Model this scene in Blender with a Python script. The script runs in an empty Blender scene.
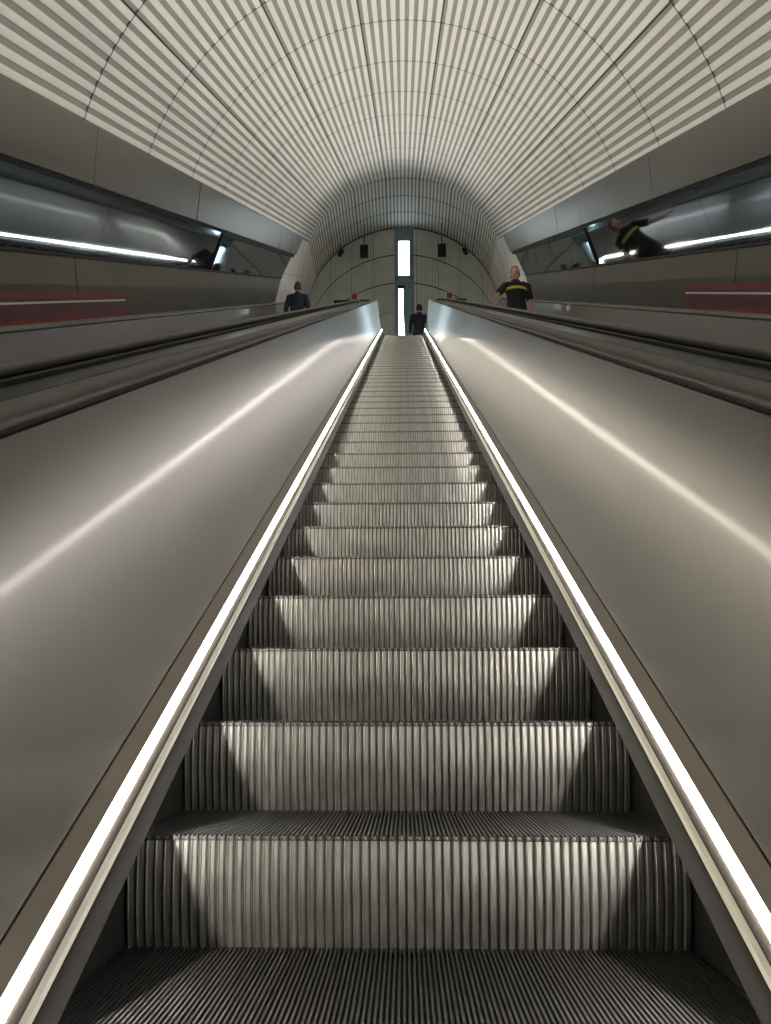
import bpy, bmesh, math, random
from mathutils import Vector, Matrix
R = math.radians
random.seed(7)
sc = bpy.context.scene
COL = sc.collection
C30, S30 = math.cos(R(30)), math.sin(R(30))

# ------------------------------------------------------------------ materials
def principled(name, col, rough=.5, metal=0., emis=None, strength=0., spec=.5):
    m = bpy.data.materials.new(name); m.use_nodes = True
    b = m.node_tree.nodes['Principled BSDF']
    b.inputs['Base Color'].default_value = (*col, 1)
    b.inputs['Roughness'].default_value = rough
    b.inputs['Metallic'].default_value = metal
    b.inputs['Specular IOR Level'].default_value = spec
    if emis:
        b.inputs['Emission Color'].default_value = (*emis, 1)
        b.inputs['Emission Strength'].default_value = strength
    return m

def textured(name, c1, c2, rough=(.4, .6), metal=0., scale=(1, 1, 1), nscale=5., detail=4., bump=0., spec=.5, aniso=0., contrast=(.35, .65)):
    m = principled(name, c1, rough[0], metal, spec=spec)
    nt = m.node_tree; N = nt.nodes; L = nt.links
    b = N['Principled BSDF']
    tc = N.new('ShaderNodeTexCoord'); mp = N.new('ShaderNodeMapping'); mp.inputs['Scale'].default_value = scale
    nz = N.new('ShaderNodeTexNoise'); nz.inputs['Scale'].default_value = nscale; nz.inputs['Detail'].default_value = detail
    L.new(tc.outputs['Object'], mp.inputs['Vector']); L.new(mp.outputs['Vector'], nz.inputs['Vector'])
    cr = N.new('ShaderNodeValToRGB')
    cr.color_ramp.elements[0].position = contrast[0]; cr.color_ramp.elements[1].position = contrast[1]
    cr.color_ramp.elements[0].color = (*c1, 1); cr.color_ramp.elements[1].color = (*c2, 1)
    L.new(nz.outputs['Fac'], cr.inputs['Fac']); L.new(cr.outputs['Color'], b.inputs['Base Color'])
    mr = N.new('ShaderNodeMapRange'); mr.inputs['From Min'].default_value = .3; mr.inputs['From Max'].default_value = .7
    mr.inputs['To Min'].default_value = rough[0]; mr.inputs['To Max'].default_value = rough[1]
    L.new(nz.outputs['Fac'], mr.inputs['Value']); L.new(mr.outputs['Result'], b.inputs['Roughness'])
    if bump:
        bp = N.new('ShaderNodeBump'); bp.inputs['Strength'].default_value = bump; bp.inputs['Distance'].default_value = .01
        L.new(nz.outputs['Fac'], bp.inputs['Height']); L.new(bp.outputs['Normal'], b.inputs['Normal'])
    return m

LED_STRENGTH = 22
WINDOW_STRENGTH = 7
M = {}
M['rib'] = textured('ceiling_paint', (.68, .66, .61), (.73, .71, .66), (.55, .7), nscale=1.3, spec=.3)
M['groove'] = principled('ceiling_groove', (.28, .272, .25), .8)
M['endgroove'] = principled('end_wall_groove', (.20, .205, .185), .8)
M['joint'] = principled('dark_joint', (.035, .035, .033), .8)
M['endrib'] = textured('end_wall_paint', (.60, .61, .55), (.66, .67, .61), (.5, .65), nscale=2)
M['panel'] = textured('brushed_balustrade_steel', (.235, .22, .212), (.25, .235, .227), (.28, .285), .58, (1.2, .3, .3), 3, 2, contrast=(.3, .7))
pb = M['panel'].node_tree.nodes['Principled BSDF']            # polished film over the brushed steel
pb.inputs['Coat Weight'].default_value = .24; pb.inputs['Coat Roughness'].default_value = .085; pb.inputs['Coat IOR'].default_value = 1.6
M['cornice'] = textured('cornice_steel', (.25, .232, .205), (.265, .246, .218), (.285, .295), .75, nscale=.6, detail=1)
M['mirror'] = textured('dark_mirror_glass', (.20, .265, .33), (.235, .305, .375), (.03, .06), 1., (.4, .4, .4), 2)
M['lower'] = textured('lower_wall_steel', (.105, .096, .076), (.12, .11, .088), (.5, .52), .2, nscale=.6, detail=1, spec=.2)
M['black'] = principled('black_recess', (.012, .012, .013), .7)
M['rubber'] = textured('handrail_rubber', (.105, .098, .086), (.12, .113, .10), (.36, .40), nscale=8, spec=.6)
M['deck'] = textured('deck_steel', (.13, .135, .145), (.17, .175, .185), (.285, .31), 1., (2, .1, .1), 4)
M['riser'] = textured('riser_aluminium', (.26, .255, .236), (.37, .361, .333), (.38, .5), .7, (3, 3, .6), 14, 6, .15)
M['riser_dirt'] = textured('riser_groove_dirt', (.07, .067, .06), (.11, .105, .095), (.5, .6), .4, nscale=9)
M['cleat'] = textured('tread_cleat_metal', (.045, .044, .042), (.085, .083, .079), (.45, .55), .6, (2, 2, 2), 16, 5)
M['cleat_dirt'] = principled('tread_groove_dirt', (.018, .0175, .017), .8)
M['skirt'] = textured('skirt_black_steel', (.045, .044, .043), (.06, .058, .056), (.35, .5), .6, nscale=3)
M['olive'] = textured('deflector_metal', (.015, .0147, .012), (.02, .0195, .0165), (.5, .55), .1, nscale=4, spec=.25)
M['lip'] = principled('strip_lip_metal', (.010, .008, .006), .6, spec=.15)
M['beige'] = textured('anodised_beige', (.72, .70, .60), (.76, .74, .64), (.45, .55), .1, nscale=4)
M['brown'] = textured('base_plate_metal', (.25, .22, .19), (.30, .265, .225), (.35, .42), .85, nscale=4)
M['led_left'] = principled('led_warm_white', (.9, .9, .9), .4, emis=(1, .93, .74), strength=LED_STRENGTH)
M['led_right'] = principled('led_neutral_white', (.9, .9, .9), .4, emis=(1, .95, .88), strength=LED_STRENGTH)
M['led_under'] = principled('led_added_step_facet', (.9, .9, .9), .4, emis=(1, .955, .875), strength=240)  # added hidden underside glow, far stronger than the strip's face, to light the risers
M['day'] = principled('daylit_pane', (.8, .85, .9), .1, emis=(.74, .92, 1), strength=WINDOW_STRENGTH)
M['teal'] = textured('teal_grey_frame', (.19, .27, .295), (.22, .305, .33), (.4, .5), .1, nscale=3)
M['red'] = principled('red_enamel', (.24, .03, .03), .5)
M['maroon'] = textured('maroon_panel', (.10, .035, .038), (.13, .05, .052), (.35, .45), nscale=4)
M['white'] = principled('white_line', (.6, .58, .57), .4)
M['floor'] = textured('landing_floor_grey', (.16, .155, .15), (.22, .215, .205), (.5, .7), nscale=6)
M['speaker'] = principled('speaker_black', (.012, .012, .012), .6)
M['pole'] = principled('painted_pole', (.16, .16, .145), .5)
M['skin'] = textured('skin', (.50, .27, .19), (.56, .31, .22), (.45, .55), nscale=20)
M['navy'] = textured('navy_cloth', (.012, .015, .03), (.02, .024, .045), (.8, .9), nscale=30)
M['blackcloth'] = textured('black_cloth', (.008, .008, .009), (.014, .014, .015), (.8, .9), nscale=30)
M['trouser'] = textured('dark_trouser', (.03, .03, .035), (.045, .045, .05), (.8, .9), nscale=30)
M['hair'] = textured('brown_hair', (.06, .032, .016), (.10, .055, .028), (.5, .6), (0), (30, 30, 4), 10) if False else textured('brown_hair', (.06, .032, .016), (.10, .055, .028), (.5, .6), nscale=40)
M['darkhair'] = textured('dark_hair', (.012, .009, .008), (.03, .022, .018), (.5, .6), nscale=40)
M['yellow'] = principled('yellow_stripe', (.55, .48, .05), .6)
M['pale'] = textured('pale_canvas', (.55, .48, .42), (.6, .53, .47), (.7, .8), nscale=20)
M['eye'] = principled('eye_white', (.7, .7, .68), .3)

# ------------------------------------------------------------------ object helpers
def put(name, bm, mats, parent=None, smooth=False, recalc=True):
    if recalc: bmesh.ops.recalc_face_normals(bm, faces=bm.faces)
    me = bpy.data.meshes.new(name); bm.to_mesh(me); bm.free()
    for m in (mats if isinstance(mats, (list, tuple)) else [mats]): me.materials.append(m)
    if smooth:
        for p in me.polygons: p.use_smooth = True
    o = bpy.data.objects.new(name, me); COL.objects.link(o)
    if parent: o.parent = parent
    return o

def thing(name, label, cat, loc=(0, 0, 0), rz=0, group=None):
    o = bpy.data.objects.new(name, None); COL.objects.link(o)
    o.location = loc; o.rotation_euler = (0, 0, rz); o.empty_display_size = .2
    o['label'] = label; o['category'] = cat
    if group: o['group'] = group
    return o

def struct(o, label=None, cat=None):
    o['kind'] = 'structure'
    if label: o['label'] = label
    if cat: o['category'] = cat
    return o

def box(bm, x0, x1, y0, y1, z0, z1, mi=0, bevel=0):
    v = [bm.verts.new((x, y, z)) for x in (x0, x1) for y in (y0, y1) for z in (z0, z1)]
    fs = [bm.faces.new([v[i] for i in q]) for q in ((0, 1, 3, 2), (4, 6, 7, 5), (0, 4, 5, 1), (2, 3, 7, 6), (0, 2, 6, 4), (1, 5, 7, 3))]
    for f in fs: f.material_index = mi
    if bevel:
        es = {e for f in fs for e in f.edges}
        bmesh.ops.bevel(bm, geom=list(es), offset=bevel, segments=2, affect='EDGES', profile=.5)

def tube(bm, pts, radii, seg=14, up=Vector((0, 1, 0)), mi=0):
    """Lofted tapering limb with rounded ends; a radius is a number or (side, front-back)."""
    pts = [Vector(p) for p in pts]; rr = [(r, r) if not isinstance(r, tuple) else r for r in radii]
    n = len(pts); rings = []
    def tang(i):
        a = pts[max(i - 1, 0)]; b = pts[min(i + 1, n - 1)]
        return (b - a).normalized()
    spec = []
    t0 = tang(0); t1 = tang(n - 1)
    for k in (80, 50, 25): spec.append((pts[0] - t0 * min(rr[0]) * math.sin(R(k)) , (rr[0][0] * math.cos(R(k)), rr[0][1] * math.cos(R(k))), t0))
    for i in range(n): spec.append((pts[i], rr[i], tang(i)))
    for k in (25, 50, 80): spec.append((pts[-1] + t1 * min(rr[-1]) * math.sin(R(k)), (rr[-1][0] * math.cos(R(k)), rr[-1][1] * math.cos(R(k))), t1))
    for p, (a, b), t in spec:
        u = up
        if abs(u.dot(t)) > .95: u = Vector((0, 0, 1)) if abs(t.z) < .9 else Vector((1, 0, 0))
        side = t.cross(u).normalized(); fr = side.cross(t).normalized()
        rings.append([bm.verts.new(p + side * a * math.cos(2 * math.pi * k / seg) + fr * b * math.sin(2 * math.pi * k / seg)) for k in range(seg)])
    for a, b in zip(rings, rings[1:]):
        for k in range(seg):
            bm.faces.new((a[k], a[(k + 1) % seg], b[(k + 1) % seg], b[k])).material_index = mi
    bm.faces.new(rings[0][::-1]).material_index = mi; bm.faces.new(rings[-1]).material_index = mi

# ------------------------------------------------------------------ escalator geometry
N0 = -1.123                 # line of the step noses, measured square to the slope from eye level
S_I = 22.1                  # where the slope would meet the upper landing
RC = 2.4                    # radius of the upper transition curve
TL = RC * math.tan(R(15))
S_A = S_I - TL              # start of the curve
ARC = RC * R(30)
def W(x, s, n): return (x, C30 * s - S30 * n, S30 * s + C30 * n)
def frame(t):
    """Point on the nose line at running length t, and the slope angle there."""
    if t <= S_A:
        _, y, z = W(0, t, N0); return y, z, R(30)
    _, y, z = W(0, S_A, N0)
    a = min((t - S_A) / RC, R(30)); phi = R(30) - a
    cy, cz = y + RC * S30, z - RC * C30
    py, pz = cy - RC * math.sin(phi), cz + RC * math.cos(phi)
    if t > S_A + ARC: py += t - S_A - ARC
    return py, pz, phi
def P(x, t, n):
    y, z, phi = frame(t)
    return (x, y - (n - N0) * math.sin(phi), z + (n - N0) * math.cos(phi))
T0 = -6.0
T_END = S_A + ARC + .5
Z_LAND = frame(T_END)[1]
Y_COMB = frame(T_END)[0]

def ts(t0, t1, step=None):
    out = [t0]
    if step:
        k = t0 + step
        while k < min(t1, S_A) - 1e-6: out.append(k); k += step
    if t1 > S_A:
        out += [S_A + ARC * i / 10 for i in range(11)]
        if t1 > S_A + ARC: out.append(t1)
    else: out.append(t1)
    return out

def sweep(bm, prof, t0, t1, sgn=1, mi=0, step=None, first=None):
    rows = [[bm.verts.new(P(sgn * x, t, n)) for x, n in prof] for t in ts(t0, t1, step)]
    m = len(prof)
    for a, b in zip(rows, rows[1:]):
        for k in range(m): bm.faces.new((a[k], a[(k + 1) % m], b[(k + 1) % m], b[k])).material_index = first if (first is not None and k == 0) else mi
    bm.faces.new(rows[0]).material_index = mi; bm.faces.new(rows[-1][::-1]).material_index = mi

HALF = .600
def tread_mesh():
    bm = bmesh.new(); n = 124; p = 2 * HALF / n; d = .010
    line = []
    for i in range(n):
        x = -HALF + i * p
        line += [(x + p * .22, -d, 1), (x + p * .27, 0, 0), (x + p * .73, 0, 1), (x + p * .78, -d, 1)]
    line = [(-HALF, -d, 1)] + line + [(HALF, -d, 1)]
    y0, y1 = -.009, .445
    cols = []
    for x, z, _ in line:
        cols.append([bm.verts.new((x, y0, -.012)), bm.verts.new((x, y0, z)), bm.verts.new((x, y1, z)), bm.verts.new((x, y1, -.012))])
    for (a, b, l0, l1) in zip(cols, cols[1:], line, line[1:]):
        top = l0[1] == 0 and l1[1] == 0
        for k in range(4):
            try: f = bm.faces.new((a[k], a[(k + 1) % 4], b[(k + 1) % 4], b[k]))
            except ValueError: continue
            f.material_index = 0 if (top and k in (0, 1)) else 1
    return bm
def riser_mesh():
    bm = bmesh.new(); n = 62; p = 2 * HALF / n; d = .007
    rows = [(-.002, -.003), (0.0, -.014), (.0015, -.04), (.006, -.08), (.013, -.12), (.023, -.16), (.035, -.20), (.046, -.235), (.054, -.27)]
    line = []
    for i in range(n):
        x = -HALF + i * p
        line += [(x + p * .09, 0), (x + p * .17, d * 1.0), (x + p * .27, d * 1.15), (x + p * .37, d * .8), (x + p * .75, d * .7), (x + p * .91, 0)]
    line = [(-HALF, 0)] + line + [(HALF, 0)]
    g = [[bm.verts.new((x, y - dd, z)) for x, dd in line] for y, z in rows]
    bk = [[bm.verts.new((x, y + .012, z)) for x in (-HALF, HALF)] for y, z in rows]
    for a, b in zip(g, g[1:]):
        for k in range(len(line) - 1):
            f = bm.faces.new((a[k], a[k + 1], b[k + 1], b[k]))
            f.material_index = 1 if (line[k][1] == 0 and line[k + 1][1] == 0) else 0
    for i in range(len(rows) - 1):
        bm.faces.new((bk[i][0], bk[i + 1][0], bk[i + 1][1], bk[i][1])).material_index = 1
        bm.faces.new((g[i][0], g[i + 1][0], bk[i + 1][0], bk[i][0])).material_index = 1
        bm.faces.new((g[i][-1], bk[i][1], bk[i + 1][1], g[i + 1][-1])).material_index = 1
    return bm

def rounded(x0, x1, n0, n1, r):
    out = []
    for cx, cn, a0 in ((x1 - r, n1 - r, 0), (x0 + r, n1 - r, 90), (x0 + r, n0 + r, 180), (x1 - r, n0 + r, 270)):
        for k in range(4):
            a = R(a0 + 30 * k); out.append((cx + r * math.cos(a), cn + r * math.sin(a)))
    return out

PROFILES = [
    ('skirt_panel', 'skirt', [(.604, -1.50), (.604, -1.075), (.63, -1.075), (.63, -1.50)]),
    ('skirt_deflector', 'olive', [(.531, -1.065), (.553, -1.037), (.60, -1.037), (.604, -1.085)]),
    ('inner_moulding', 'beige', [(.5555, -1.037), (.5595, -1.030), (.5602, -1.0095), (.63, -1.0095), (.63, -1.037)]),
    ('light_strip_holder', 'lip', [(.5600, -1.0092), (.5602, -1.0065), (.5735, -.986), (.63, -.986), (.63, -1.0092)]),
    ('light_strip', 'led', [(.572, -.986), (.567, -.984), (.575, -.957), (.63, -.957), (.63, -.986)]),
    ('base_plate', 'brown', [(.575, -.957), (.608, -.936), (.645, -.936), (.63, -.957)]),
    ('balustrade_panel', 'panel', [(.611, -.932), (.69, -.236), (.72, -.236), (.641, -.932)]),
    ('handrail_guide', 'black', [(.697, -.238), (.697, -.214), (.752, -.214), (.752, -.238)]),
]
DECK_IN = [(.72, -.262), (.72, -.238), (.948, -.238), (.948, -.262)]
DECK_OUT = [(.72, -.262), (.72, -.238), (1.14, -.238), (1.14, -.262)]
TRIM = [(.775, -.237), (.775, -.224), (.81, -.224), (.81, -.237)]

def newel_handrail(bm, sgn, t0):
    prof = rounded(.683, .765, -.2225, -.190, .014)
    rows = []
    for t in ts(t0, T_END - .05): rows.append([P(sgn * x, t, n) for x, n in prof])
    y, z, _ = frame(T_END - .05)
    rad = .38; nc = -.206
    for k in range(1, 17):                                   # wraps round the newel and runs back below
        a = R(180 * k / 16)
        cz = z + (nc - N0) - rad
        row = []
        for x, n in prof:
            rr = rad + (n - nc); row.append((sgn * x, y + rr * math.sin(a), cz + rr * math.cos(a)))
        rows.append(row)
    vs = [[bm.verts.new(c) for c in r] for r in rows]; m = len(prof)
    for a, b in zip(vs, vs[1:]):
        for k in range(m): bm.faces.new((a[k], a[(k + 1) % m], b[(k + 1) % m], b[k]))
    bm.faces.new(vs[0]); bm.faces.new(vs[-1][::-1])

def newel_end(bm, sgn):
    """Half-round end of the balustrade under the handrail's return."""
    y, z, _ = frame(T_END - .05)
    rad = .365; cz = z + (-.206 - N0) - .38
    a = []; b = []
    for k in range(17):
        g = R(180 * k / 16)
        yy, zz = y + rad * math.sin(g), cz + rad * math.cos(g)
        f = (zz - z + N0 + .932) / .7
        xi = .611 + .079 * max(f, 0)
        a.append(bm.verts.new((sgn * xi, yy, zz))); b.append(bm.verts.new((sgn * (xi + .03), yy, zz)))
    bm.faces.new(a); bm.faces.new(b[::-1])
    for k in range(17):
        j = (k + 1) % 17; bm.faces.new((a[k], a[j], b[j], b[k]))

def build_escalator(label):
    root = thing('escalator', label, 'escalator', (0, 0, 0))
    root['group'] = 'escalators side by side in the tunnel'
    for sgn in (-1, 1):
        for nm, mk, prof in PROFILES:
            bm = bmesh.new(); sweep(bm, prof, T0, T_END, sgn, step=1.0 if nm in ('light_strip', 'balustrade_panel') else None, first=1 if nm == 'light_strip' else None)
            if nm == 'balustrade_panel': newel_end(bm, sgn)
            o = put(nm, bm, M[mk] if mk != 'led' else [M['led_left' if sgn < 0 else 'led_right'], M['led_under']], root)
            if nm == 'light_strip': o['label'] = 'glowing white light strip'
        bm = bmesh.new(); newel_handrail(bm, sgn, T0); put('handrail', bm, M['rubber'], root, smooth=True)
        bm = bmesh.new(); sweep(bm, DECK_IN, T0, T_END, sgn); d = put('outer_deck', bm, M['deck'], root)
        d['side'] = sgn
        bm = bmesh.new(); sweep(bm, TRIM, T0, T_END, sgn); put('deck_gap_strip', bm, M['black'], root)
    tm = rm = None
    k = -15
    while True:
        t = .985 + .462 * k
        if t > T_END - .3: break
        y, z, _ = frame(t)
        if tm is None:
            st = put('step', tread_mesh(), [M['cleat'], M['cleat_dirt']], root); tm = st.data
            ri = put('riser', riser_mesh(), [M['riser'], M['riser_dirt']], st); rm = ri.data
        else:
            st = bpy.data.objects.new('step', tm); COL.objects.link(st); st.parent = root
            ri = bpy.data.objects.new('riser', rm); COL.objects.link(ri); ri.parent = st
        st.location = (0, y, z)
        k += 1
    bm = bmesh.new()                                       # comb plate with teeth at the landing
    box(bm, -.604, .604, t_y(T_END - .12), Y_COMB + .25, Z_LAND - .03, Z_LAND + .006)
    for i in range(54):
        x = -.6 + 1.2 * (i + .5) / 54
        box(bm, x - .004, x + .004, t_y(T_END - .2), t_y(T_END - .12), Z_LAND - .008, Z_LAND + .004)
    put('comb_plate', bm, M['olive'], root)
    return root
def t_y(t): return frame(t)[0]

ESC = build_escalator('long central escalator climbing straight ahead with two glowing white light strips')
def copy_escalator(dx, label, outer):
    r = ESC.copy(); COL.objects.link(r); r.location = (dx, 0, 0); r['label'] = label
    for ch in list(ESC.children):
        if ch.name.startswith('outer_deck') and ch.get('side') == outer:
            bm = bmesh.new(); sweep(bm, DECK_OUT, T0, T_END, outer); put('outer_deck', bm, M['deck'], r); continue
        c = ch.copy(); COL.objects.link(c); c.parent = r
        for g in ch.children:
            d = g.copy(); COL.objects.link(d); d.parent = c
    return r
PITCH = 1.9
copy_escalator(-PITCH, 'escalator along the left tunnel wall with person in navy jacket on it', -1)
copy_escalator(PITCH, 'escalator along the right tunnel wall with person in striped black top on it', 1)

# ------------------------------------------------------------------ tunnel shell
RT, CN = 3.10, .22
Y_A = 21.4
S_AX = (Y_A + S30 * CN) / C30
Z_A = S30 * S_AX + C30 * CN
Y_WALL = 23.1
PAN = .33; NR = 9                                     # a lining panel: 8 ribs over 0.3 rad

def arc_profile(a0, a1, r=RT):
    """Lining panel as (angle, radius, groove?) from a0 to a1: ribbed above, plain low down at the sides."""
    out = []; p = (a1 - a0) / NR; g = p * .12
    if math.sin((a0 + a1) / 2) < .30: return [(a0 + (a1 - a0) * i / 6, r, 0) for i in range(7)]
    for i in range(NR):
        b = a0 + i * p
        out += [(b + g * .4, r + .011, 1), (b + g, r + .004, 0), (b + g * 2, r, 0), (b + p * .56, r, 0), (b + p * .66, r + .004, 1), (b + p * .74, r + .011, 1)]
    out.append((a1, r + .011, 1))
    return out

def vault(name, start, end, rings, place):
    """start/end give the running coordinate of the vault's two ends at an angle; place maps (x, height, run) into the world."""
    bm = bmesh.new()
    pans = []
    a = math.pi / 2 - PAN / 2
    while a > -.35: a -= PAN
    while a < math.pi + .35: pans.append((a, a + PAN)); a += PAN
    edges = [None] + rings + [None]
    for a0, a1 in pans:
        prof = arc_profile(a0 + .0013, a1 - .0013)
        for r0, r1 in zip(edges, edges[1:]):
            rows = [[], []]
            for th, rad, g in prof:
                c = max(math.sin(th), 0)
                lo = start(c) if r0 is None else max(r0 + .009, start(c))
                hi = end(c) if r1 is None else min(r1 - .009, end(c))
                hi = max(hi, lo)
                if th < 0: x, h = rad, RT * th
                elif th > math.pi: x, h = -rad, -RT * (th - math.pi)
                else: x, h = rad * math.cos(th), rad * math.sin(th)
                rows[0].append(bm.verts.new(place(x, h, lo))); rows[1].append(bm.verts.new(place(x, h, hi)))
            for k in range(len(prof) - 1):
                f = bm.faces.new((rows[0][k], rows[0][k + 1], rows[1][k + 1], rows[1][k]))
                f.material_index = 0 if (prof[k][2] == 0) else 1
    for r0 in rings:                                  # dark ring joints
        row = []
        for i in range(121):
            th = math.pi * i / 120; c = math.sin(th)
            if r0 + .02 > end(c) or r0 - .02 < start(c): row.append(None); continue
            x, h = (RT + .002) * math.cos(th), (RT + .002) * math.sin(th)
            row.append((bm.verts.new(place(x, h, r0 - .010)), bm.verts.new(place(x, h, r0 + .010))))
        for a, b in zip(row, row[1:]):
            if a and b: bm.faces.new((a[0], b[0], b[1], a[1])).material_index = 2
    # dark backing shell behind the joints
    back = []
    for i in range(61):
        th = -.35 + (math.pi + .7) * i / 60
        rad = RT + .045; c = max(math.sin(th), 0)
        if th < 0: x, h = rad, RT * th * 3
        elif th > math.pi: x, h = -rad, -RT * (th - math.pi) * 3
        else: x, h = rad * math.cos(th), rad * math.sin(th)
        back.append([bm.verts.new(place(x, h, start(c) )), bm.verts.new(place(x, h, end(c)))])
    for a, b in zip(back, back[1:]): bm.faces.new((a[0], b[0], b[1], a[1])).material_index = 2
    return put(name, bm, [M['rib'], M['groove'], M['joint']], recalc=False)

k15 = math.tan(R(15))
ring_s = [11.36 + 1.86 * i for i in range(-9, 8)]
v1 = vault('ceiling', lambda c: -7.0, lambda c: S_AX + k15 * RT * c, ring_s, lambda x, h, s: W(x, s, CN + h))
struct(v1, 'ribbed white barrel vault over the escalators', 'ceiling')
v2 = vault('ceiling_landing', lambda c: Y_A - k15 * RT * c, lambda c: Y_WALL + .02, [20.62, 21.45, 22.28], lambda x, h, y: (x, y, Z_A + h))
struct(v2, 'ribbed vault over the upper landing', 'ceiling')

# end wall: upright ribbed boards cut by arched joints
bm = bmesh.new()
WX0, WX1 = -.27, .33
pitch = .0885
x = -3.1
cols = []
i = 0
while x < 3.1:
    cols.append((x, x + pitch, i)); x += pitch; i += 1
DROP = 1.03
for xa, xb, i in cols:
    g0 = .010 if i % 8 else .022
    a, b = xa + g0, xb - .010
    if a < WX1 and b > WX0:
        if a < WX0 and WX0 - a > .03: b = WX0
        elif b > WX1 and b - WX1 > .03: a = WX1
        else: continue
    xm = (a + b) / 2
    if abs(xm) >= RT - .01: continue
    for k in range(6):
        def zt(xx, q): return Z_A - DROP * q + math.sqrt(max(RT * RT - xx * xx, 0))
        z1 = [zt(v, k) - (.020 if k else .05) for v in (a, b)]
        z0 = [max(zt(v, k + 1) + (.020 if k < 2 else .004), Z_LAND) for v in (a, b)]
        if min(z1) - max(z0) < .02: continue
        v = [bm.verts.new(c) for c in ((a, Y_WALL, z0[0]), (b, Y_WALL, z0[1]), (b, Y_WALL, z1[1]), (a, Y_WALL, z1[0]),
                                       (a - .006, Y_WALL + .03, z0[0]), (b + .006, Y_WALL + .03, z0[1]), (b + .006, Y_WALL + .03, z1[1]), (a - .006, Y_WALL + .03, z1[0]))]
        for q in ((0, 1, 2, 3), (0, 4, 5, 1), (1, 5, 6, 2), (2, 6, 7, 3), (3, 7, 4, 0)):
            bm.faces.new([v[j] for j in q])
for xa, xb in ((-3.2, WX0), (WX1, 3.2)):
    box(bm, xa, xb, Y_WALL + .031, Y_WALL + .2, Z_LAND - .3, Z_A + RT + .1, 1)
for k in range(0, 3):                                        # dark arched joints between the courses of boards
    row = []
    for i in range(61):
        xx = -3.0 + 6.0 * i / 60
        zz = Z_A - DROP * k + math.sqrt(RT * RT - xx * xx)
        row.append((xx, zz) if zz > Z_LAND + .05 and not (WX0 < xx < WX1) else None)
    for a, b in zip(row, row[1:]):
        if a and b:
            q = [bm.verts.new(c) for c in ((a[0], Y_WALL + .004, a[1] - (.021 if k else .055)), (b[0], Y_WALL + .004, b[1] - (.021 if k else .055)), (b[0], Y_WALL + .004, b[1] + .021), (a[0], Y_WALL + .004, a[1] + .021))]
            bm.faces.new(q).material_index = 2
ew = put('wall_end', bm, [M['endrib'], M['endgroove'], M['joint']], recalc=False)
struct(ew, 'ribbed end wall above the upper landing', 'wall')

# bright slit window above the door in the end wall
def rect_frame(bm, x0, x1, z0, z1, w, y0, y1, mi=0):
    box(bm, x0, x0 + w, y0, y1, z0, z1, mi); box(bm, x1 - w, x1, y0, y1, z0, z1, mi)
    box(bm, x0 + w, x1 - w, y0, y1, z0, z0 + w, mi); box(bm, x0 + w, x1 - w, y0, y1, z1 - w, z1, mi)
yw = Y_WALL
w = bpy.data.objects.new('window_1', None); COL.objects.link(w); w.location = (0, 0, 0)
struct(w, 'tall bright slit window in the end wall', 'window')
bm = bmesh.new()
box(bm, WX0, -.14, yw - .03, yw + .12, 13.86, 15.70); box(bm, .215, WX1, yw - .03, yw + .12, 13.86, 15.70)
box(bm, -.14, .215, yw - .01, yw + .12, 15.20, 15.70); box(bm, -.14, .215, yw - .03, yw + .12, 13.72, 13.90)
put('window_frame', bm, M['teal'], w)
bm = bmesh.new(); box(bm, -.14, .215, yw + .04, yw + .06, 13.90, 15.20); put('pane', bm, M['day'], w)
d = bpy.data.objects.new('door_1', None); COL.objects.link(d)
struct(d, 'narrow door with a bright glazed strip under the slit window', 'door')
bm = bmesh.new()
box(bm, WX0, -.14, yw - .03, yw + .12, Z_LAND, 13.72); box(bm, .27, WX1, yw - .03, yw + .12, Z_LAND, 13.72)
box(bm, -.14, .27, yw - .03, yw + .12, 13.50, 13.715)
put('door_frame', bm, M['teal'], d)
bm = bmesh.new()
v = [(.005, 13.5), (.27, 13.5), (.27, Z_LAND), (.085, Z_LAND), (.07, 11.4), (.005, 12.6)]
f0 = [bm.verts.new((a, yw + .01, b)) for a, b in v]; f1 = [bm.verts.new((a, yw + .07, b)) for a, b in v]
bm.faces.new(f0); bm.faces.new(f1[::-1])
for i in range(6): bm.faces.new((f0[i], f0[(i + 1) % 6], f1[(i + 1) % 6], f1[i]))
put('door_leaf', bm, M['teal'], d)
bm = bmesh.new(); box(bm, -.14, .2, yw + .08, yw + .1, Z_LAND, 13.5); put('pane', bm, M['day'], d)
bm = bmesh.new(); box(bm, -.17, .06, yw - .06, yw - .03, 13.42, 13.52); put('door_closer', bm, M['black'], d)

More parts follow.
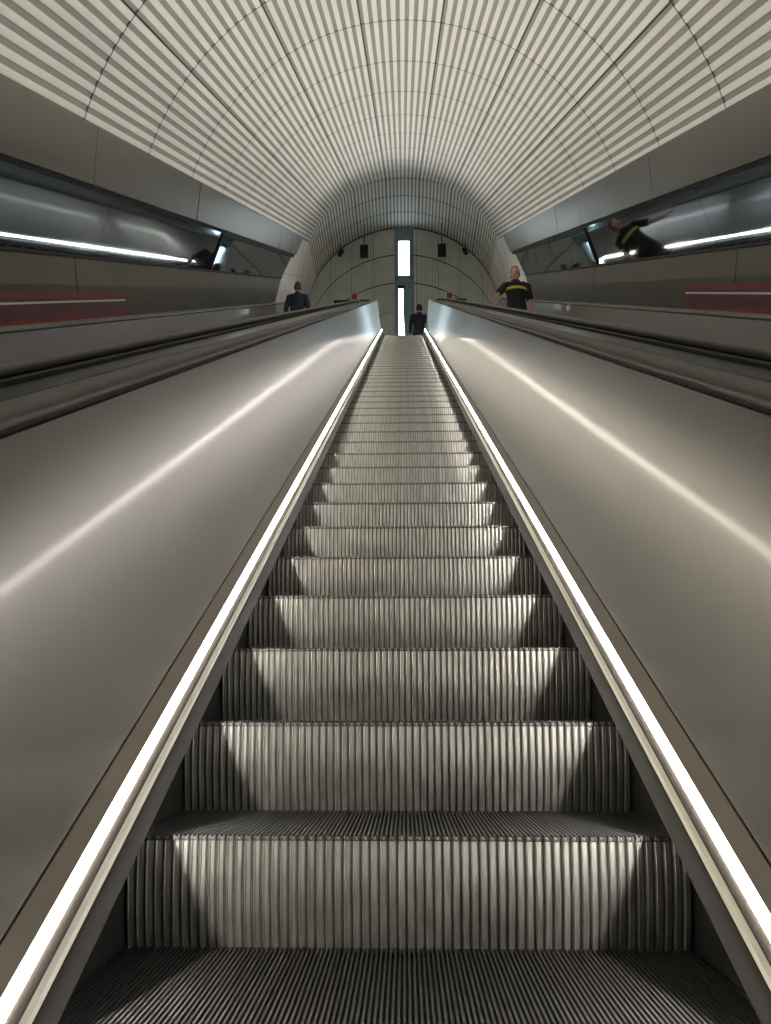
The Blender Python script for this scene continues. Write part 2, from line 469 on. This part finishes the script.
# side walls: steel cornice, black slot, dark mirror band, steel lower panels
def wall(name, sgn):
    root = bpy.data.objects.new(name, None); COL.objects.link(root)
    struct(root, ('left' if sgn < 0 else 'right') + ' steel wall with dark mirror band beside the escalators', 'wall')
    def s_end(n): return 19.7 + 1.95 * (n + .1)
    rnd = random.Random(11 if sgn < 0 else 23)
    def strip(nm, prof, mk, gap, length, s0=-6.5, s1=None, back=.03, first=None, wob=0.):
        """A run of panels along the slope; each sits a hair differently, as real cladding does."""
        bm = bmesh.new()
        cuts = [s0]; k = (first if first is not None else s0 + length)
        while k < (s1 if s1 is not None else s_end(max(n for _, n in prof))) - .25: cuts.append(k); k += length
        m = len(prof)
        for i, c in enumerate(cuts):
            hi = cuts[i + 1] - gap if i + 1 < len(cuts) else s1
            off = [rnd.uniform(-wob, wob) for _ in range(4)]
            def corner(x, n, e, end, q, bk):
                d = off[2 * end + (1 if q else 0)] + .002
                return bm.verts.new(W(sgn * (x + d + bk), e, n))
            A, B, A2, B2 = [], [], [], []
            for q, (x, n) in enumerate(prof):
                e = s_end(n) if s1 is None else s1
                if hi is not None: e = min(e, hi)
                lo = min(c, e - .001) if s1 is None else c
                A.append(corner(x, n, lo, 0, q, 0)); B.append(corner(x, n, e, 1, q, 0))
                A2.append(corner(x, n, lo, 0, q, back)); B2.append(corner(x, n, e, 1, q, back))
            for q in range(m - 1):
                bm.faces.new((A[q], A[q + 1], B[q + 1], B[q])); bm.faces.new((A2[q], B2[q], B2[q + 1], A2[q + 1]))
                bm.faces.new((A[q], A2[q], A2[q + 1], A[q + 1])); bm.faces.new((B[q], B[q + 1], B2[q + 1], B2[q]))
            for q in (0, m - 1): bm.faces.new((A[q], B[q], B2[q], A2[q]))
        return put(nm, bm, M[mk], root)
    S_SPLIT = 13.0
    strip('cornice', [(2.795, .965), (2.70, 1.435), (2.73, 1.452)], 'cornice', .010, 1.86, first=-5.38, wob=.006)
    strip('shadow_gap', [(2.855, .89), (2.825, .99)], 'black', 0, 100)
    strip('mirror_band', [(3.05, .367), (2.803, .912)], 'mirror', .006, 3.72, first=-3.0, s1=S_SPLIT - .03)
    strip('mirror_band', [(3.04, .367), (2.915, .912)], 'mirror', .010, 1.86, s0=S_SPLIT, wob=.004)
    strip('band_end_post', [(3.02, .367), (2.78, .912)], 'black', 0, 1, s0=S_SPLIT - .03, s1=S_SPLIT + .01, back=.1)
    strip('sill_rail', [(3.04, .334), (3.025, .348), (3.04, .367)], 'black', 0, 100)
    strip('lower_panel', [(3.055, -.26), (3.045, .334)], 'lower', .008, 1.86, first=-5.38, wob=.004)
    bm = bmesh.new()                                          # dark backing behind the joints
    pr = [(3.086, -.4), (3.082, .36), (2.95, .92), (2.745, 1.44), (2.83, 1.44), (3.2, .95), (3.22, -.4)]
    r0 = [bm.verts.new(W(sgn * x, -6.5, n)) for x, n in pr]; r1 = [bm.verts.new(W(sgn * x, s_end(n) - .02, n)) for x, n in pr]
    for q in range(len(pr)):
        j = (q + 1) % len(pr); bm.faces.new((r0[q], r0[j], r1[j], r1[q]))
    bm.faces.new(r0[::-1]); bm.faces.new(r1)
    put('backing', bm, M['joint'], root)
    # long maroon dado with red and white lines on the near part of the wall
    S1 = 8.9
    for nm, n0, n1, mk, th in (('dado_panel', -.245, -.015, 'maroon', .02), ('red_line', -.015, .02, 'red', .022), ('white_line', -.062, -.045, 'white', .0205), ('red_line', -.245, -.19, 'red', .021)):
        bm = bmesh.new()
        sx = 3.06
        pr = [(sx, n0), (sx - th, n0), (sx - th, n1), (sx, n1)]
        r0 = [bm.verts.new(W(sgn * x, -6.4, n)) for x, n in pr]; r1 = [bm.verts.new(W(sgn * x, S1, n)) for x, n in pr]
        for q in range(4): bm.faces.new((r0[q], r0[(q + 1) % 4], r1[(q + 1) % 4], r1[q]))
        bm.faces.new(r0[::-1]); bm.faces.new(r1)
        put(nm, bm, M[mk], root)
    return root
wall('wall_left', -1); wall('wall_right', 1)

# uplights lying in the trough on top of each cornice
def uplight(sgn):
    ld = bpy.data.lights.new('cornice_uplight', 'AREA'); ld.shape = 'RECTANGLE'
    s0, s1 = -6.4, 22.9
    ld.size = .05; ld.size_y = s1 - s0; ld.spread = R(100)
    ld.energy = 13.5 * (s1 - s0); ld.color = (1, .965, .91)
    o = bpy.data.objects.new('cornice_uplight', ld); COL.objects.link(o)
    c = Vector(W(sgn * 2.775, (s0 + s1) / 2, 1.452))
    up = Vector(W(0, 1, 0)); nz = (Vector(W(0, 0, 1)) * .28 + Vector((-sgn, 0, 0)) * .96).normalized()
    xa = up.cross(-nz).normalized()
    m = Matrix((xa, up, -nz)).transposed(); m = m.to_4x4()
    za = -nz                                              # the lamp shines along its own -Z
    m = Matrix.Identity(4)
    Z = -nz; Y = up; X = Y.cross(Z)
    for i in range(3): m[i][0], m[i][1], m[i][2] = X[i], Y[i], Z[i]
    m.translation = c; o.matrix_world = m
uplight(-1); uplight(1)

# upper landing floor, and the pit floor under the escalators
bm = bmesh.new(); box(bm, -3.14, 3.14, Y_COMB + .25, Y_WALL + .2, Z_LAND - .3, Z_LAND); struct(put('floor', bm, M['floor']), 'upper landing floor', 'floor')
bm = bmesh.new()
v = [bm.verts.new(W(x, s, n)) for n in (-1.6, -1.75) for x, s in ((-3.3, -7), (3.3, -7), (3.3, 23.2), (-3.3, 23.2))]
for q in ((0, 1, 2, 3), (4, 7, 6, 5), (0, 4, 5, 1), (1, 5, 6, 2), (2, 6, 7, 3), (3, 7, 4, 0)): bm.faces.new([v[i] for i in q])
struct(put('floor_shaft', bm, M['joint']), 'dark shaft floor under the escalators', 'floor')

# ------------------------------------------------------------------ landing fittings
def speaker(x, label):
    y, z = 22.55, 14.47
    r = thing('hanging_speaker', label, 'speaker', (x, y, z), 0, 'black speakers hung before the end wall')
    bm = bmesh.new(); box(bm, -.13, .13, -.11, .11, -.18, .18, 0, .012); put('speaker_box', bm, M['speaker'], r)
    bm = bmesh.new(); box(bm, -.11, .11, -.118, -.1105, -.16, .16); put('speaker_grille', bm, M['blackcloth'], r)
    top = Z_A + math.sqrt(RT * RT - x * x) - z
    bm = bmesh.new(); tube(bm, [(0, 0, .17), (0, 0, top - .01)], [.022, .022], 12); put('hanging_pole', bm, M['pole'], r, True)
    bm = bmesh.new(); box(bm, -.07, .07, -.03, .03, .18, .21); put('bracket', bm, M['pole'], r)
speaker(-1.24, 'black speaker hanging from pole to the left of the slit window')
speaker(1.26, 'black speaker hanging from pole to the right of the slit window')
def cctv(x, label, turn):
    y = 22.75; z = 14.55
    r = thing('security_camera', label, 'camera', (x, y, z), turn, 'security cameras under the end arch')
    bm = bmesh.new(); box(bm, -.055, .055, -.17, .12, -.075, .04, 0, .015); put('camera_body', bm, M['speaker'], r)
    bm = bmesh.new(); tube(bm, [(0, -.165, -.02), (0, -.20, -.02)], [.035, .035], 14); put('lens', bm, M['black'], r, True)
    bm = bmesh.new(); tube(bm, [(0, 0, .03), (0, .02, .12), (0, .05, Z_A + math.sqrt(RT * RT - x * x) - z)], [.018, .018, .018], 10); put('mount_arm', bm, M['pole'], r, True)
cctv(-2.03, 'small dark security camera left of the left hanging speaker', R(25))
cctv(2.03, 'small dark security camera right of the right hanging speaker', R(-25))

def barrier(x0, x1, xs, label):
    y = Y_COMB + .6
    r = thing('barrier_rail', label, 'barrier', ((x0 + x1) / 2, y, Z_LAND), 0, 'dark barriers at the head of the outer escalators')
    hw = (x1 - x0) / 2; zt = y * .5615 - Z_LAND + .06
    bm = bmesh.new(); box(bm, -hw, hw, -.04, .04, zt - .09, zt, 0, .012); put('top_rail', bm, M['speaker'], r)
    for px in (-hw + .08, hw - .08):
        bm = bmesh.new(); tube(bm, [(px, 0, .02), (px, 0, zt - .08)], [.025, .025], 12); put('post', bm, M['pole'], r, True)
        bm = bmesh.new(); tube(bm, [(px, 0, .005), (px, 0, .02)], [.09, .09], 16); put('post_base', bm, M['pole'], r)
    s = thing('red_sign', label.split(' before ')[0].replace('dark barrier rail with', '').strip() + ' standing on dark barrier rail ' + ('left' if x0 < 0 else 'right') + ' of the door', 'sign', (xs, y, Z_LAND + zt), 0, 'red signs on the barriers')
    bm = bmesh.new(); box(bm, -.10, .10, -.012, .012, 0, .23, 0, .006); put('sign_border', bm, M['white'], s)
    bm = bmesh.new(); box(bm, -.08, .08, -.018, -.0125, .02, .21); put('sign_face', bm, M['red'], s)
barrier(-2.08, -.98, -1.46, 'dark barrier rail with small red sign before the left escalator head')
barrier(.98, 1.9, 1.40, 'dark barrier rail with small red sign before the right escalator head')

# ------------------------------------------------------------------ people
def hand(bm, wrist, direction, palmdown, curl, side):
    """Palm, four fingers of different lengths and a thumb."""
    d = Vector(direction).normalized(); nrm = Vector(palmdown).normalized()
    lat = d.cross(nrm).normalized() * side
    w = Vector(wrist)
    tube(bm, [w - d * .01, w + d * .03, w + d * .085], [(.026, .018), (.036, .016), (.038, .013)], 12, up=nrm)
    for i, ln in enumerate((.072, .08, .074, .058)):
        off = lat * (.028 - .0187 * i); p = w + d * .085 + off
        pts = [p - d * .015]; a = 0; q = p
        for j, fr in enumerate((.45, .32, .23)):
            a += curl * (.6 + .3 * j)
            q = q + (d * math.cos(a) + nrm * math.sin(a)) * ln * fr; pts.append(q)
        tube(bm, pts, [.0088, .0086, .008, .007], 8)
    b = w + d * .025 + lat * .03
    dt = (d * .75 + lat * .55 + nrm * .3 * curl).normalized()
    tube(bm, [b, b + dt * .035, b + dt * .06 + nrm * .012 * curl], [.0115, .0105, .0085], 8)

def person(label, loc, rz, H, arms, top, hair, trousers, walk=0.0, long_hair=False, extras=None, coat=False):
    """Standing figure facing -Y. arms: {side: (elbow, wrist, hand direction, palm, curl)} for side -1 (its right) and 1."""
    r = thing('person', label, 'person', loc, rz)
    k = H / 1.75
    r.scale = (k, k, k)
    hips = Vector((0, 0, .93))
    legs = {}
    for sd in (-1, 1):
        st = walk * sd
        legs[sd] = (Vector((sd * .09, .01, .90)), Vector((sd * .10, -.02 - st * .10, .49)), Vector((sd * .10, .02 - st * .26 + (.04 if st < 0 else 0), .085)))
    body = bmesh.new()
    tube(body, [(0, 0, .90), (0, 0, 1.02), (0, -.005, 1.15), (0, -.005, 1.30), (0, .005, 1.41), (0, .01, 1.455)],
         [(.155, .105), (.145, .10), (.135, .095), (.16, .108), (.155, .09), (.085, .06)], 20)
    tube(body, [(0, .012, 1.43), (0, 0, 1.55)], [.056, .052], 14)
    tube(body, [(0, -.012, 1.545), (0, -.008, 1.58), (0, 0, 1.64), (0, .005, 1.69)], [(.046, .055), (.066, .085), (.076, .098), (.068, .085)], 20)
    tube(body, [(0, -.095, 1.65), (0, -.118, 1.612)], [.010, .016], 8)
    tube(body, [(-.02, -.093, 1.575), (.02, -.093, 1.575)], [.008, .008], 8)
    for sd in (-1, 1):
        tube(body, [(sd * .077, .008, 1.66), (sd * .079, .012, 1.60)], [(.010, .02), (.008, .012)], 8)
        h, kn, an = legs[sd]
        tube(body, [h, (h + kn) / 2, kn, kn * .6 + an * .4 + Vector((0, .012, 0)), an], [.088, .075, .055, .054, .036], 14)
        tube(body, [an + Vector((0, .03, -.045)), an + Vector((0, -.06, -.05)), an + Vector((0, -.15, -.06))], [(.035, .035), (.04, .03), (.036, .02)], 12, up=Vector((0, 0, 1)))
        el, wr, hd, pm, cu = arms[sd]
        el, wr = Vector(el), Vector(wr); sh = Vector((sd * .185, .005, 1.40))
        tube(body, [sh - Vector((sd * .06, 0, -.01)), sh, (sh + el) / 2, el, (el + wr) / 2, wr], [.058, .056, .046, .038, .035, .025], 14)
        hand(body, wr, hd, pm, cu, sd)
    b = put('body', body, M['skin'], r, True)
    md = b.modifiers.new('skin_surface', 'REMESH'); md.mode = 'VOXEL'; md.voxel_size = .0075; md.use_smooth_shade = True
    sm = b.modifiers.new('soften', 'SMOOTH'); sm.iterations = 2; sm.factor = .4
    # jacket
    jk = bmesh.new()
    hem = .62 if coat else .86
    tube(jk, [(0, 0, hem), (0, 0, 1.02), (0, -.005, 1.15), (0, -.005, 1.30), (0, .005, 1.41), (0, .012, 1.465)],
         [(.20 if coat else .175, .135), (.17, .122), (.155, .112), (.178, .124), (.172, .106), (.088, .075)], 20)
    for sd in (-1, 1):
        el, wr, hd, pm, cu = arms[sd]
        el, wr = Vector(el), Vector(wr); sh = Vector((sd * .185, .005, 1.40))
        bare = extras and extras.get('short_sleeves')
        if bare: tube(jk, [sh - Vector((sd * .06, 0, -.01)), sh, sh * .25 + el * .75], [.072, .07, .06], 14)
        else: tube(jk, [sh - Vector((sd * .06, 0, -.01)), sh, (sh + el) / 2, el, (el + wr) / 2, wr - (wr - el).normalized() * .02], [.074, .072, .062, .054, .048, .038], 14)
    j = put('coat' if coat else 'jacket', jk, top, r, True)
    md = j.modifiers.new('cloth_surface', 'REMESH'); md.mode = 'VOXEL'; md.voxel_size = .011; md.use_smooth_shade = True
    sm = j.modifiers.new('soften', 'SMOOTH'); sm.iterations = 2
    tr = bmesh.new()
    tube(tr, [(0, 0, .84), (0, 0, .98)], [(.168, .118), (.16, .112)], 18)
    for sd in (-1, 1):
        h, kn, an = legs[sd]
        tube(tr, [h, (h + kn) / 2, kn, kn * .5 + an * .5, an + Vector((0, 0, .01))], [.10, .09, .074, .068, .06], 14)
    t = put('trousers', tr, trousers, r, True)
    md = t.modifiers.new('cloth_surface', 'REMESH'); md.mode = 'VOXEL'; md.voxel_size = .012; md.use_smooth_shade = True
    for sd in (-1, 1):
        an = legs[sd][2]; s = bmesh.new()
        tube(s, [an + Vector((0, .035, -.045)), an + Vector((0, -.06, -.048)), an + Vector((0, -.165, -.058))], [(.043, .041), (.048, .037), (.042, .026)], 14, up=Vector((0, 0, 1)))
        put('shoe', s, M['speaker'], r, True)
        e = bmesh.new(); bmesh.ops.create_uvsphere(e, u_segments=10, v_segments=8, radius=.0125, matrix=Matrix.Translation((sd * .031, -.088, 1.642)))
        put('eye', e, M['eye'], r, True)
    hb = bmesh.new()
    tube(hb, [(0, .018, 1.625), (0, .016, 1.67), (0, .012, 1.71)], [(.083, .088), (.084, .096), (.07, .082)], 20)
    if long_hair: tube(hb, [(0, .06, 1.66), (0, .085, 1.55), (0, .10, 1.42)], [(.075, .05), (.08, .04), (.07, .025)], 16)
    put('hair', hb, hair, r, True)
    if extras and extras.get('stripe'):
        s = bmesh.new()
        ring = []
        for q in range(28):
            a = 2 * math.pi * q / 28
            ring.append([s.verts.new(((.186) * math.cos(a), -.004 + .131 * math.sin(a), zz)) for zz in (1.285, 1.335)])
        for q in range(28):
            a, c = ring[q], ring[(q + 1) % 28]; s.faces.new((a[0], c[0], c[1], a[1]))
        st = put('chest_stripe', s, M['yellow'], r, True); st['label'] = 'yellow stripe'
        so = st.modifiers.new('thickness', 'SOLIDIFY'); so.thickness = .004
    return r

DOWN = ((.245, .03, 1.12), (.25, -.04, .88), (0, -.15, -1), (-1, 0, 0), .35)
def side(sd, a):
    el, wr, hd, pm, cu = a
    return ((el[0] * sd, el[1], el[2]), (wr[0] * sd, wr[1], wr[2]), (hd[0] * sd, hd[1], hd[2]), (pm[0] * sd, pm[1], pm[2]), cu)
def on_step(k): 
    y, z, _ = frame(.985 + .462 * k); return y + .2, z
# right: faces the camera, its right hand (camera-left) on the near handrail
y, z = on_step(28)
person('person in black top with yellow chest stripe holding handrail of right escalator', (2.03, y, z), 0, 1.86,
       {-1: ((-.33, -.12, 1.17), (-.48, -.34, .975), (-.35, -1, -.28), (.1, -.3, -1), .5), 1: side(1, DOWN)},
       M['blackcloth'], M['hair'], M['trouser'], extras={'stripe': True, 'short_sleeves': True})
y, z = on_step(33)
person('person in navy jacket riding the left escalator, seen from behind', (-2.2, y, z), math.pi, 1.63,
       {-1: side(-1, DOWN), 1: side(1, DOWN)}, M['navy'], M['hair'], M['trouser'], long_hair=False)
pr = person('person in dark navy coat walking away at top of central escalator', (.48, Y_COMB + .66, Z_LAND), math.pi + R(8), 1.86,
       {-1: side(-1, DOWN), 1: side(1, DOWN)}, M['navy'], M['darkhair'], M['trouser'], walk=1, coat=True)

# ------------------------------------------------------------------ world, camera, view
wd = bpy.data.worlds.new('World'); sc.world = wd; wd.use_nodes = True
wd.node_tree.nodes['Background'].inputs['Color'].default_value = (.5, .48, .45, 1)
wd.node_tree.nodes['Background'].inputs['Strength'].default_value = .12
cam = bpy.data.cameras.new('Camera'); co = bpy.data.objects.new('Camera', cam); COL.objects.link(co)
co.location = (0, 0, 0); co.rotation_euler = (R(90 + 14.4), 0, R(1.41))
cam.sensor_fit = 'VERTICAL'; cam.sensor_height = 36; cam.lens = 790 / 1024 * 36; cam.clip_start = .02
sc.camera = co
sc.view_settings.view_transform = 'Standard'; sc.view_settings.look = 'None'
sc.view_settings.gamma = 1; sc.view_settings.use_curve_mapping = False
sc.view_settings.exposure = 0
sc.cycles.max_bounces = 8
